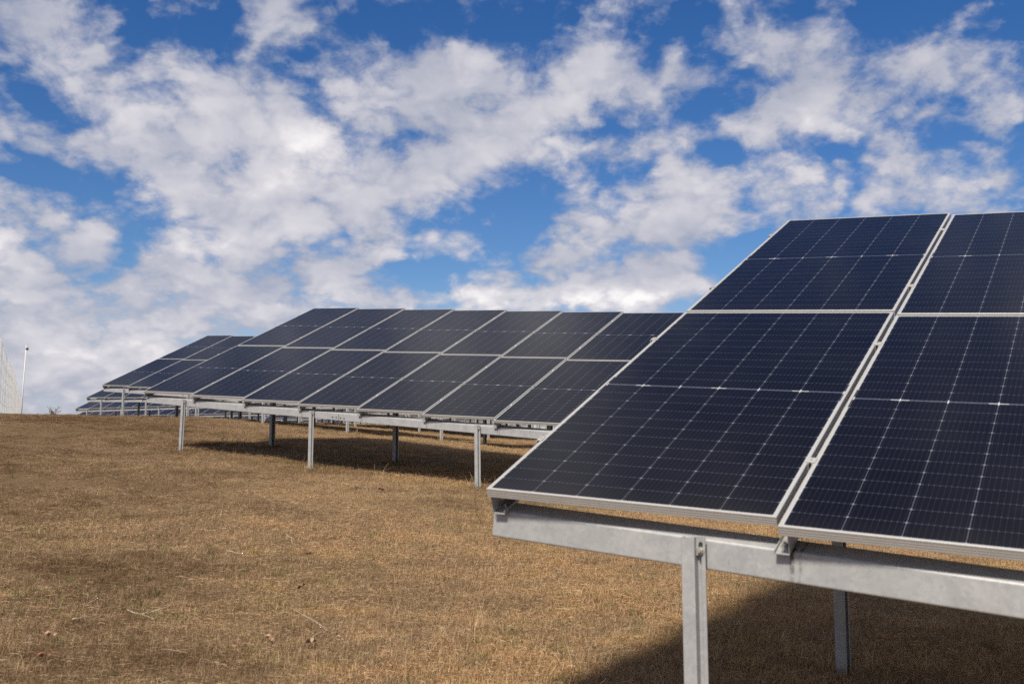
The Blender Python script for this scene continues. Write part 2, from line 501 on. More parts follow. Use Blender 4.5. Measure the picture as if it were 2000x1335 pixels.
def box(V, F, x0, x1, y0, y1, z0, z1):
    b = len(V)
    V += [(x, y, z) for z in (z0, z1) for y in (y0, y1) for x in (x0, x1)]
    F += [tuple(b + i for i in f) for f in ((0, 2, 3, 1), (4, 5, 7, 6), (0, 1, 5, 4), (2, 6, 7, 3), (0, 4, 6, 2), (1, 3, 7, 5))]


def cyl(V, F, c, axis, r, h, n=6, r2=None, cap=True):
    """prism with n sides from c along axis"""
    a = np.array(axis, float); a /= np.linalg.norm(a); c = np.array(c, float)
    t = np.array([0, 0, 1.]) if abs(a[2]) < .9 else np.array([1., 0, 0])
    u = np.cross(a, t); u /= np.linalg.norm(u); w = np.cross(a, u)
    b = len(V); r2 = r if r2 is None else r2
    for rr, d in ((r, 0), (r2, h)):
        for i in range(n):
            q = 2 * math.pi * i / n
            V.append(tuple(c + a * d + rr * (math.cos(q) * u + math.sin(q) * w)))
    for i in range(n):
        j = (i + 1) % n
        F.append((b + i, b + j, b + n + j, b + n + i))
    if cap:
        F.append(tuple(b + i for i in reversed(range(n)))); F.append(tuple(b + n + i for i in range(n)))


def tube(V, F, pts, radii, n=6):
    pts = [np.array(q, float) for q in pts]; base = len(V)
    for i, q in enumerate(pts):
        a = pts[min(i + 1, len(pts) - 1)] - pts[max(i - 1, 0)]; a /= np.linalg.norm(a)
        t = np.array([0, 0, 1.]) if abs(a[2]) < .9 else np.array([1., 0, 0])
        u = np.cross(a, t); u /= np.linalg.norm(u); w = np.cross(a, u)
        for k in range(n):
            g = 2 * math.pi * k / n
            V.append(tuple(q + radii[i] * (math.cos(g) * u + math.sin(g) * w)))
    for i in range(len(pts) - 1):
        for k in range(n):
            j = (k + 1) % n
            F.append((base + i * n + k, base + i * n + j, base + (i + 1) * n + j, base + (i + 1) * n + k))
    F.append(tuple(base + k for k in reversed(range(n)))); F.append(tuple(base + (len(pts) - 1) * n + k for k in range(n)))


# ------------------------------------------------------------------ terrain: a hillside falling to the right, flat on the left
EH, HH = np.array([0.880, -0.475]), np.array([0.475, 0.880])       # along the rows / across the rows


def base_z(x, y):
    E = x * EH[0] + y * EH[1]; H = x * HH[0] + y * HH[1]
    u = -E
    u0, u1 = 16.0, 42.0
    t = np.clip(u - u0, 0, u1 - u0)
    S = .086 * np.clip(u, -60, u0) + .086 * (t - t * t / (2 * (u1 - u0)))
    g = np.interp(H, [-40, 5.6, 12, 14, 21, 31, 40, 50, 400], [-1.4, -1.24, -1.115, -1.08, -1.04, -1.08, -1.05, -1.08, -1.1])
    return S + g


CTRL = np.array([
    (1.73, 5.43, -1.15), (.64, 3.63, -1.16), (-5.37, 16.63, -.03), (-2.94, 15.11, -.28), (-.47, 13.55, -.53), (-4.2, 18.5, .03), (-1.86, 17.0, -.22),
    (-11.6, 30.55, .93), (-9.16, 29.03, .90), (-6.67, 27.48, .67), (-4.15, 25.92, .40), (-2.17, 24.68, .19), (.37, 23.05, -.06),
    (-2.3, 21.6, .16), (-4.4, 22.8, .34), (-.85, 35.8, .38), (-18.8, 45.5, 1.34), (-25.4, 60, 1.42), (-31.4, 74, 1.42), (-15.9, 32, .92), (-13.3, 30, .91), (-19, 38, 1.08)])
_d = CTRL[:, None, :2] - CTRL[None, :, :2]
_K = np.exp(-(np.hypot(_d[..., 0], _d[..., 1]) / 6.0) ** 2) + np.eye(len(CTRL)) * 0.08
_w = np.linalg.solve(_K, CTRL[:, 2] - base_z(CTRL[:, 0], CTRL[:, 1]))


def ground_z(x, y):
    x = np.asarray(x, float); y = np.asarray(y, float)
    z = base_z(x, y)
    for (cx, cy, _), w in zip(CTRL, _w):
        z = z + w * np.exp(-((x - cx) ** 2 + (y - cy) ** 2) / 36.0)
    # small lumps of the meadow
    z = z + .018 * np.sin(x * 1.3 + y * .7 + 1) * np.sin(y * 1.1 - x * .5) + .010 * np.sin(x * 3.1 - y * 1.9) * np.sin(y * 2.7 + x * 1.3)
    return z


def gz(x, y): return float(ground_z(np.array([x]), np.array([y]))[0])


def axis_coords(lo, hi, fine_lo, fine_hi, step, growth=1.18):
    c = list(np.arange(fine_lo, fine_hi + 1e-6, step))
    s = step; q = fine_hi
    while q < hi: s *= growth; q = min(hi, q + s); c.append(q)
    s = step; q = fine_lo; left = []
    while q > lo: s *= growth; q = max(lo, q - s); left.append(q)
    return np.array(left[::-1] + c)


def build_ground():
    xs = axis_coords(-700, 700, -22, 10, 0.2); ys = axis_coords(-200, 1500, 2, 44, 0.2)
    X, Y = np.meshgrid(xs, ys); Z = ground_z(X, Y)
    n, m_ = X.shape
    V = np.stack([X.ravel(), Y.ravel(), Z.ravel()], 1)
    i = np.arange(n * m_).reshape(n, m_)
    F = np.stack([i[:-1, :-1], i[:-1, 1:], i[1:, 1:], i[1:, :-1]], -1).reshape(-1, 4)
    me = bpy.data.meshes.new("ground")
    me.vertices.add(len(V)); me.vertices.foreach_set("co", V.ravel())
    me.loops.add(F.size); me.loops.foreach_set("vertex_index", F.ravel().astype(np.int32))
    me.polygons.add(len(F)); me.polygons.foreach_set("loop_start", (np.arange(len(F)) * 4).astype(np.int32))
    me.polygons.foreach_set("use_smooth", np.ones(len(F), bool))
    me.materials.append(M_GROUND); me.update(calc_edges=True); me.validate()
    o = bpy.data.objects.new("ground", me); COL.objects.link(o)
    tag(o, "brown sloping meadow ground under the solar arrays", "ground", kind="structure")


build_ground()


# ------------------------------------------------------------------ solar arrays
def basis(yaw, inc, tilt):
    e = np.array([math.cos(yaw) * math.cos(inc), math.sin(yaw) * math.cos(inc), -math.sin(inc)])
    h = np.cross([0, 0, 1.], e); h /= np.linalg.norm(h)
    k = np.cross(e, h)
    d = math.cos(tilt) * h + math.sin(tilt) * k
    return e, d, np.cross(e, d)


def mat4(ax, ay, az, o):
    return Matrix(((ax[0], ay[0], az[0], o[0]), (ax[1], ay[1], az[1], o[1]), (ax[2], ay[2], az[2], o[2]), (0, 0, 0, 1)))


_frame_mesh = _lam_mesh = None


def panel_meshes():
    """laminate (glass over cells) and the ribbed aluminium frame round it"""
    V, F = [], []
    box(V, F, 0.004, PW - 0.004, 0.004, PH - 0.004, -0.0065, -0.0015)
    lam = mesh_obj("solar_panel", V, F, [M_CELL, M_BACK], link=False)
    for p in lam.data.polygons: p.material_index = 0 if p.normal.z > 0.5 else 1
    # profile: (inset from the outer edge, height)
    prof = [(.0115, -.0015), (.0115, -.0003), (.0105, 0), (.0010, 0), (0, -.0010), (0, -.0085), (.0006, -.0093), (.0006, -.0103), (0, -.0125),
            (0, -.0175), (.0006, -.0183), (.0006, -.0193), (0, -.0215), (0, -.0265), (.0006, -.0273), (.0006, -.0283), (0, -.0300),
            (0, -.0350), (.028, -.0350), (.028, -.0335), (.0022, -.0335), (.0022, -.0070), (.0115, -.0070)]
    V, F = [], []
    k = len(prof)
    for cx, cy in ((0, 0), (1, 0), (1, 1), (0, 1)):
        for a, z in prof:
            V.append((cx * PW + (a if cx == 0 else -a), cy * PH + (a if cy == 0 else -a), z))
    for c in range(4):
        d = (c + 1) % 4
        for i in range(k):
            j = (i + 1) % k
            F.append((c * k + i, c * k + j, d * k + j, d * k + i))
    fr = mesh_obj("panel_frame", V, F, M_FRAME, link=False)
    bm = bmesh.new(); bm.from_mesh(fr.data); bmesh.ops.recalc_face_normals(bm, faces=bm.faces); bm.to_mesh(fr.data); bm.free()
    return lam, fr


LAM, FRAME = panel_meshes()


def bolt_mesh(r=0.010, h=0.009):
    V, F = [], []
    cyl(V, F, (0, 0, 0), (0, 0, 1), r * 1.5, 0.0022, 14)
    cyl(V, F, (0, 0, 0.0022), (0, 0, 1), r, h, 6)
    cyl(V, F, (0, 0, 0.0022 + h), (0, 0, 1), r * .5, 0.008, 8)
    return mesh_obj("bolt", V, F, M_BOLT, link=False)


BOLT = bolt_mesh()


def clamp_mesh(end=False):
    V, F = [], []
    if not end:
        box(V, F, -.017, .017, -.020, .020, .0006, .0035)      # cap over both frame lips
        box(V, F, -.0085, -.0055, -.028, .028, -.034, .0006)
        box(V, F, .0055, .0085, -.028, .028, -.034, .0006)
    else:
        box(V, F, -.014, .008, -.020, .020, .0006, .0035)
        box(V, F, -.014, -.011, -.028, .028, -.034, .0006)
    cyl(V, F, (-.004 if end else 0, 0, .0035), (0, 0, 1), .005, .005, 6)
    return mesh_obj("clamp", V, F, M_FRAME, link=False)


CLAMP, CLAMP_END = clamp_mesh(), clamp_mesh(True)


def rafter_mesh(flip, length):
    """C channel up the slope; web on the +x side (or the -x side)"""
    s = -1 if flip else 1
    pts = [(-.026 * s, -.064), (-.026 * s, -.080), (.026 * s, -.080), (.026 * s, 0), (-.026 * s, 0), (-.026 * s, -.016)]
    if not flip: pts = pts[:4] + [(.066, 0), (.066, -.014)]          # inner rafters are Z sections
    V, F = extrude_sheet(pts, .003 * s, length, .004, 2, 'x')
    V = [(y, x, z) for x, y, z in V]
    o = mesh_obj("rafter", V, F, M_GALV, link=False)
    bm = bmesh.new(); bm.from_mesh(o.data); bmesh.ops.recalc_face_normals(bm, faces=bm.faces); bm.to_mesh(o.data); bm.free()
    return o


RLEN = 2 * PH + GAP - 0.02
RAFTER_L, RAFTER_R = rafter_mesh(True, RLEN), rafter_mesh(False, RLEN)

BEAM_S, REAR_S, BEAM_N = 0.045, 2.30, 0.1155
_beam_cache = {}


def beam_mesh(length, tilt):
    key = round(length, 3)
    if key not in _beam_cache:
        ct, st = math.cos(tilt), math.sin(tilt)
        pts = [(.045, -.088), (.045, -.104), (0, -.104), (0, 0), (.082 * ct, .082 * st), (.082 * ct + .018 * st, .082 * st - .018 * ct)]
        V, F = extrude_sheet(pts, -.0036, length, .008, 4, 'x')
        o = mesh_obj("beam", V, F, M_BEAM, link=False)
        bm = bmesh.new(); bm.from_mesh(o.data); bmesh.ops.recalc_face_normals(bm, faces=bm.faces); bm.to_mesh(o.data); bm.free()
        _beam_cache[key] = o
    return _beam_cache[key]


def fix_normals(o):
    bm = bmesh.new(); bm.from_mesh(o.data); bmesh.ops.recalc_face_normals(bm, faces=bm.faces); bm.to_mesh(o.data); bm.free()
    return o


FRONT_PROF = [(.046, .020), (.030, .020), (.030, -.014 + .018), (.013, -.014 + .018), (.013, .038), (-.037, .038), (-.037, .004)]
REAR_PROF = [(.022, -.045), (.022, -.060), (-.022, -.060), (-.022, .038), (.024, .038), (.024, .024)]
_post_cache = {}


def post_mesh(length, rear):
    key = (round(length, 2), rear)
    if key not in _post_cache:
        V, F = extrude_sheet(REAR_PROF if rear else FRONT_PROF, .004, -key[0], .004, 2, 'z')
        o = fix_normals(mesh_obj("post", V, F, M_GALV, link=False))
        _post_cache[key] = o
    return _post_cache[key]


def bracket_mesh():
    """slotted plate that closes the groove at the head of a front post, with its bolt"""
    V, F = [], []
    box(V, F, .0135, .0462, .0165, .0204, -.062, .0)
    o = mesh_obj("bracket", V, F, [M_GALV, M_DARK], link=False)
    return o


BRACKET = bracket_mesh()


def slot_mesh():
    V, F = [], []
    r, hl = .008, .012
    ring = [(r * math.cos(a), hl + r * math.sin(a)) for a in np.linspace(0, math.pi, 7)] + [(r * math.cos(a), -hl + r * math.sin(a)) for a in np.linspace(math.pi, 2 * math.pi, 7)]
    n = len(ring)
    for yv in (.0200, .0210):
        for a, b in ring: V.append((.030 + a, yv, b - .035))
    F.append(tuple(range(n, 2 * n)))
    for i in range(n): F.append((i, (i + 1) % n, n + (i + 1) % n, n + i))
    return fix_normals(mesh_obj("slot", V, F, M_DARK, link=False))


SLOT = slot_mesh()


def put(src, name, parent, root_inv, mw, label=None):
    """a copy of a source part placed by its world matrix under its parent"""
    o = src.copy(); o.name = name
    COL.objects.link(o)
    o.parent = parent
    o.matrix_parent_inverse = Matrix.Identity(4)
    o.matrix_local = root_inv @ mw
    if label: o["label"] = label
    return o


POSTS = []
POST_T = (0.93, 3.72, 6.66, 9.60)


def solar_table(O, yaw, inc, tilt, gs, ncols, label, detail=2, group="rows of ground mounted solar arrays", splice=False, leans=None, first_post=None):
    """one array table: posts, two beams, rafters up the slope and two rows of panels staggered down the hill"""
    O = np.array(O, float)
    e, d, n = basis(yaw, inc, tilt)
    st = (PW + .02) * e + gs * d
    SL = float(np.linalg.norm(st)); b = st / SL
    hb = np.cross([0, 0, 1.], b); hb /= np.linalg.norm(hb)
    zb = np.cross(b, hb)
    root = empty("solar_array", (O[0], O[1], gz(O[0], O[1])))
    tag(root, label, "solar array", group)
    ri = Matrix.Translation(root.location).inverted()
    for c in range(ncols):
        for r in range(2):
            P = O + c * st + r * (PH + GAP) * d
            mw = mat4(e, d, n, P)
            pn = put(LAM, "solar_panel", root, ri, mw)
            put(FRAME, "panel_frame", pn, Matrix.Identity(4), Matrix.Identity(4))
    # rafters and clamps
    for c in range(ncols + 1):
        src = RAFTER_L if c == 0 else RAFTER_R
        base = O + min(c, ncols) * st - (.010 * e) + (.040 * e if c == 0 else 0) + (-.028 * e if c == ncols else 0) - .0355 * n
        if 0 < c < ncols: base = base + .012 * e
        if c == ncols: base = base - gs * d
        rf = put(src, "rafter", root, ri, mat4(e, d, n, base + .014 * d))
        if detail >= 2:
            for s in (.05, REAR_S + .05):
                put(BOLT, "bolt", rf, Matrix.Identity(4), Matrix.Translation((-.004 if c else .004, s, -.0768)))
        if detail >= 1:
            for r in range(2):
                for q in (.21, .79):
                    P = O + min(c, ncols - 1) * st + r * (PH + GAP) * d + q * PH * d
                    if c == 0: put(CLAMP_END, "clamp", root, ri, mat4(e, d, n, P))
                    elif c == ncols: put(CLAMP_END, "clamp", root, ri, mat4(-e, -d, n, P + PW * e))
                    else: put(CLAMP, "clamp", root, ri, mat4(e, d, n, P - .010 * e - .5 * gs * d))
    # beams
    L = SL * ncols - 0.02
    for s in (BEAM_S, REAR_S):
        P = O + s * d - BEAM_N * n - .010 * b
        bmw = mat4(b, hb, zb, P)
        bo = put(beam_mesh(L, tilt), "beam", root, ri, bmw)
        if detail >= 2 and splice:
            V, F = [], []
            box(V, F, 4.235, 4.239, -.0032, -.0004, -.1035, -.004)
            sj = mesh_obj("splice_joint", V, F, M_DARK, bo)
            for k in (-.115, -.045, .035, .105):
                put(BOLT, "bolt", bo, Matrix.Identity(4), mat4((1, 0, 0), (0, 0, 1), (0, -1, 0), (4.24 + k, 0, -.052 - .006 * (k > 0))))
    # posts
    hh = np.array([hb[0], hb[1], 0.0]); eh = np.array([b[0], b[1], 0.0]); eh /= np.linalg.norm(eh)
    for i, t in enumerate(POST_T):
        if i == 0 and first_post: t = first_post
        if t > L - .1: break
        for rear in (False, True):
            s = REAR_S if rear else BEAM_S
            P = O + s * d - BEAM_N * n + t * b + np.array([0, 0, .005])
            P = P - .0045 * hh - (.022 * eh if rear else 0)
            g = gz(P[0], P[1])
            if P[1] < 32: POSTS.append((P[0], P[1]))
            ln = P[2] - g + .22
            ang = leans[i] if (leans and not rear) else random.uniform(-.010, .010)
            up = np.array([0, 0, 1.]) + ang * eh; up /= np.linalg.norm(up)
            ax = eh - up * (eh @ up); ax /= np.linalg.norm(ax)
            ay = np.cross(up, ax)               # away from the viewer
            mw = mat4(ax, -ay, up, P)
            po = put(post_mesh(ln, rear), "post", root, ri, mw)
            if detail >= 2 and not rear:
                br = put(BRACKET, "bracket", po, Matrix.Identity(4), Matrix.Identity(4))
                sl = SLOT.copy(); COL.objects.link(sl); sl.parent = po
                put(BOLT, "bolt", po, Matrix.Identity(4), mat4((1, 0, 0), (0, 0, -1), (0, 1, 0), (.030, .0204, -.047)))
    return root


def far_table(O, ncols, yaw, label, detail):
    """a table further back: its long slope follows the ground under it"""
    L = 1.157 * ncols
    ex, ey = math.cos(yaw), math.sin(yaw)
    g0, g1 = gz(O[0], O[1]), gz(O[0] + ex * L, O[1] + ey * L)
    sl = math.atan2(g0 - g1, L)
    inc = .65 * sl
    gs = -(math.sin(sl) - math.sin(inc)) * 1.155 / .407
    return solar_table(O, yaw, inc, .4225, gs, ncols, label, detail)


# near table, second row, third row: fitted to the photograph
solar_table((-.1003, 4.0444, -.1506), -.5178, .0656, .4186, -.0583, 4,
            "nearest solar array, its big lower left panel corner overhanging the pale steel beam at right", 2, splice=False, leans=[-.004, 0, 0, 0], first_post=.838)
solar_table((-6.0946, 17.0365, .9674), -.4943, .0553, .4212, -.0856, 9,
            "second solar array from the camera, seven panel columns showing in the middle of the photo", 2, splice=True, leans=[.035, .006, -.012, 0])
R3 = (-12.3233, 30.943, 1.9406)
solar_table(R3, -.4885, .0478, .4254, -.078, 9,
            "third solar array back, two panel columns peeking out left above the second array", 1)
CLEAR = 0.955
q = np.array(R3) + np.array([math.cos(-.4885), math.sin(-.4885), 0]) * 11.08
far_table((q[0], q[1], gz(q[0], q[1]) + CLEAR), 9, -.4885, "third row array right of its gap, legs seen under the second array", 1)
STARTS = [((-18.8, 45.5), "fourth", 3), ((-25.4, 60.0), "fifth", 4), ((-31.4, 74.0), "sixth", 4), ((-37.6, 88.0), "seventh", 5)]
WORDS = ["leftmost array of the %s row, low on the skyline of the grass crest", "second array from the left in the %s row, seen between the steel legs",
         "third array from the left in the %s row, seen under the second array", "fourth array from the left in the %s row, far off under the panels",
         "fifth array from the left in the %s row, farthest right under the panels"]
for (sx, sy), nm, cnt in STARTS:
    for k in range(cnt):
        px, py = sx + math.cos(-.487) * 11.05 * k, sy + math.sin(-.487) * 11.05 * k
        far_table((px, py, gz(px, py) + CLEAR), 9, -.487, WORDS[k] % nm, 0)


M_FARCELL = mat_plain("far_solar_glass", (.012, .012, .020), 0.25, 0.0, 0.2, 2)


def distant_mesh(ncols, sl):
    """one whole table as a single mesh: too far off to show its parts"""
    e, d, n = basis(0.0, .65 * sl, .4225)
    gs = -(math.sin(sl) - math.sin(.65 * sl)) * 1.155 / .407
    st = (PW + .02) * e + gs * d
    V, F, MI = [], [], []

    def slab(o, a0, a1, b0, b1, c0, c1, m):
        k = len(F); v0 = len(V); box(V, F, a0, a1, b0, b1, c0, c1)
        for i in range(v0, len(V)):
            q = o + V[i][0] * e + V[i][1] * d + V[i][2] * n; V[i] = tuple(q)
        MI.extend([m] * (len(F) - k))
    for c in range(ncols):
        for r in range(2):
            o = c * st + r * (PH + GAP) * d
            slab(o, .012, PW - .012, .012, PH - .012, -.03, -.002, 0)
            slab(o, 0, PW, 0, .0119, -.035, 0, 1); slab(o, 0, PW, PH - .0119, PH, -.035, 0, 1)
            slab(o, 0, .0119, .0119, PH - .0119, -.035, 0, 1); slab(o, PW - .0119, PW, .0119, PH - .0119, -.035, 0, 1)
        slab(c * st, -.02, .03, .01, RLEN, -.115, -.0355, 2)
    b = st / np.linalg.norm(st); L = np.linalg.norm(st) * ncols
    for s in (BEAM_S, REAR_S):
        o = s * d - BEAM_N * n; v0 = len(V); k = len(F)
        box(V, F, 0, L, 0, .06, -.1, 0)
        for i in range(v0, len(V)): V[i] = tuple(o + V[i][0] * b + np.array([0, V[i][1], V[i][2]]))
        MI.extend([2] * (len(F) - k))
        for t in POST_T:
            q = o + t * b; k = len(F)
            box(V, F, q[0] - .045, q[0] + .045, q[1] - .04, q[1] - .002, q[2] - 2.6, q[2])
            MI.extend([2] * (len(F) - k))
    ob = mesh_obj("solar_array", V, F, [M_FARCELL, M_FRAME, M_GALV], link=False)
    ob.data.polygons.foreach_set("material_index", MI)
    return ob


DISTANT = [((-43.8, 102.5), "eighth", 6), ((-50.0, 117.0), "ninth", 6), ((-56.2, 131.5), "tenth", 7)]
WORDS_FAR = ["leftmost", "second from left", "third from left", "fourth from left", "fifth from left", "sixth from left", "seventh from left"]
for (sx, sy), nm, cnt in DISTANT:
    for k in range(1, cnt):
        px, py = sx + math.cos(-.487) * 11.05 * k, sy + math.sin(-.487) * 11.05 * k
        ex, ey = math.cos(-.487), math.sin(-.487)
        sl = math.atan2(gz(px, py) - gz(px + ex * 10.4, py + ey * 10.4), 10.4)
        ob = distant_mesh(9, sl); COL.objects.link(ob)
        ob.location = (px, py, gz(px, py) + CLEAR); ob.rotation_euler = (0, 0, -.487)
        tag(ob, "tiny distant array, %s in the %s row, glimpsed low between the steel legs" % (WORDS_FAR[k], nm), "solar array", "rows of ground mounted solar arrays")


# ------------------------------------------------------------------ fence and camera pole on the left skyline
def build_fence():
    A = np.array([-15.35, 31.0]); dv = np.array([-.4627, 1.0]); dv /= np.linalg.norm(dv)
    sp, n = 2.72, 21
    root = empty("fence", (A[0], A[1], gz(*A)))
    tag(root, "tall pale steel mesh fence running away along the left edge of the meadow", "fence")
    loc = Vector(root.location)
    V, F = [], []
    box(V, F, -.025, .025, -.022, .022, -.3, 2.14)
    box(V, F, -.028, .028, -.025, .025, 2.14, 2.165)
    pm = mesh_obj("post", V, F, M_FENCE, link=False)
    V, F = [], []
    for z in np.arange(.10, 2.12, .4): box(V, F, 0, sp, -.0015, .0015, z - .002, z + .002)
    for t in np.arange(.9, sp - .2, .9): box(V, F, t - .0015, t + .0015, .0016, .0046, .06, 2.12)
    wm = mesh_obj("mesh_panel", V, F, M_WIRE, link=False)
    yaw = math.atan2(dv[1], dv[0])
    for i in range(-1, n):
        p = A + dv * sp * i
        z = gz(*p)
        o = pm.copy(); COL.objects.link(o); o.parent = root
        o.location = Vector((p[0], p[1], z + random.uniform(-.03, .03))) - loc
        o.rotation_euler = (random.uniform(-.01, .01), random.uniform(-.01, .01) + .012, yaw)
        if i < n - 1:
            p2 = A + dv * sp * (i + 1); z2 = gz(*p2)
            w = wm.copy(); COL.objects.link(w); w.parent = root
            w.location = Vector((p[0], p[1], z)) - loc
            w.rotation_euler = (0, -math.atan2(z2 - z, sp), yaw)


build_fence()


def build_pole():
    x, y = -26.05, 54.8
    z = gz(x, y)
    root = empty("camera_pole", (x, y, z))
    tag(root, "slim white pole with a small dome camera on top beside the fence", "camera pole")
    V, F = [], []
    tube(V, F, [(0, 0, -.3), (.03, 0, 1.5), (.10, 0, 3.93)], [.036, .031, .025], 12)
    po = mesh_obj("pole", V, F, M_WHITE, root, True)
    V, F = [], []
    tube(V, F, [(.10, 0, 3.9), (.105, 0, 3.98), (.11, 0, 4.10), (.11, 0, 4.14)], [.030, .046, .042, .02], 12)
    box(V, F, .12, .20, -.03, .03, 3.99, 4.03)
    mesh_obj("camera_housing", V, F, M_WHITE, root, True)
    V, F = [], []
    tube(V, F, [(.18, 0, 3.99), (.18, 0, 3.94), (.18, 0, 3.88), (.18, 0, 3.86)], [.055, .055, .04, .015], 12)
    mesh_obj("dome", V, F, M_BLACK, root, True)


build_pole()


# ------------------------------------------------------------------ dry grass and straw (nobody could count it)
def blade(V, F, C, x, y, h, lean, az, w, col, flat=False, z0=0.0):
    b = len(V)
    ca, sa = math.cos(az), math.sin(az)
    px, py = -sa * w / 2, ca * w / 2
    k = 3
    for i in range(k):
        t = i / (k - 1)
        if flat:
            r = h * t; zz = z0 + .004 * math.sin(t * 3.1) + .004
        else:
            r = lean * h * t * t; zz = h * t * (1 - .25 * lean * t) + z0
        ww = 1 - .75 * t
        V.append((x + ca * r + px * ww, y + sa * r + py * ww, zz)); V.append((x + ca * r - px * ww, y + sa * r - py * ww, zz + (.002 if flat else 0)))
    for i in range(k - 1):
        F.append((b + 2 * i, b + 2 * i + 1, b + 2 * i + 3, b + 2 * i + 2))
    C += [col] * (2 * k)


STRAWS = [(.50, .345, .205), (.57, .425, .275), (.44, .285, .165), (.34, .215, .125), (.62, .49, .35), (.53, .375, .225), (.27, .170, .10), (.46, .335, .22)]
GREENS = [(.145, .175, .045), (.20, .205, .06), (.11, .14, .035)]


def tuft(kind, seed):
    rd = random.Random(seed)
    V, F, C = [], [], []
    if kind == 'stubble':
        for _ in range(95):
            r, a = .15 * math.sqrt(rd.random()), rd.uniform(0, 6.28)
            col = rd.choice(STRAWS) if rd.random() > .06 else rd.choice(GREENS)
            v = rd.uniform(.75, 1.15)
            blade(V, F, C, r * math.cos(a), r * math.sin(a), rd.uniform(.018, .055), rd.uniform(.1, 1.1), rd.uniform(0, 6.28), rd.uniform(.0014, .0028), tuple(c * v for c in col))
    if kind == 'straw':
        for _ in range(34):
            r, a = .16 * math.sqrt(rd.random()), rd.uniform(0, 6.28)
            v = rd.uniform(.65, 1.1)
            blade(V, F, C, r * math.cos(a), r * math.sin(a), rd.uniform(.012, .040), rd.uniform(.2, 1.6), rd.uniform(0, 6.28), rd.uniform(.0014, .0028), tuple(c * v for c in rd.choice(STRAWS)))
    if kind == 'straw' or kind == 'stubble':
        for _ in range(34 if kind == 'straw' else 10):
            r, a = .17 * math.sqrt(rd.random()), rd.uniform(0, 6.28)
            col = rd.choice(STRAWS); v = rd.uniform(.6, 1.1)
            blade(V, F, C, r * math.cos(a), r * math.sin(a), rd.uniform(.015, .055) * (2.2 if rd.random() < .05 else 1), 0, rd.uniform(0, 6.28), rd.uniform(.0014, .0030), tuple(c * v for c in col), True, rd.uniform(0, .022))
    if kind == 'green':
        for _ in range(16):
            r, a = .05 * math.sqrt(rd.random()), rd.uniform(0, 6.28)
            col = rd.choice(GREENS); v = rd.uniform(.8, 1.3)
            blade(V, F, C, r * math.cos(a), r * math.sin(a), rd.uniform(.03, .085), rd.uniform(.4, 1.6), rd.uniform(0, 6.28), rd.uniform(.003, .0055), tuple(c * v for c in col))
        for _ in range(10):
            r, a = .1 * math.sqrt(rd.random()), rd.uniform(0, 6.28)
            blade(V, F, C, r * math.cos(a), r * math.sin(a), rd.uniform(.03, .06), rd.uniform(.2, 1.2), rd.uniform(0, 6.28), .003, rd.choice(STRAWS))
    if kind == 'wisp':
        for _ in range(9):
            r, a = .05 * math.sqrt(rd.random()), rd.uniform(0, 6.28)
            blade(V, F, C, r * math.cos(a), r * math.sin(a), rd.uniform(.09, .20), rd.uniform(.4, 1.6), rd.uniform(0, 6.28), rd.uniform(.0022, .0034), rd.choice(STRAWS[:3]))
    o = mesh_obj("grass_tuft", V, F, M_GRASS, link=False)
    ca = o.data.color_attributes.new("tint", 'FLOAT_COLOR', 'POINT')
    ca.data.foreach_set("color", np.concatenate([np.array(C), np.ones((len(C), 1))], 1).ravel())
    return o


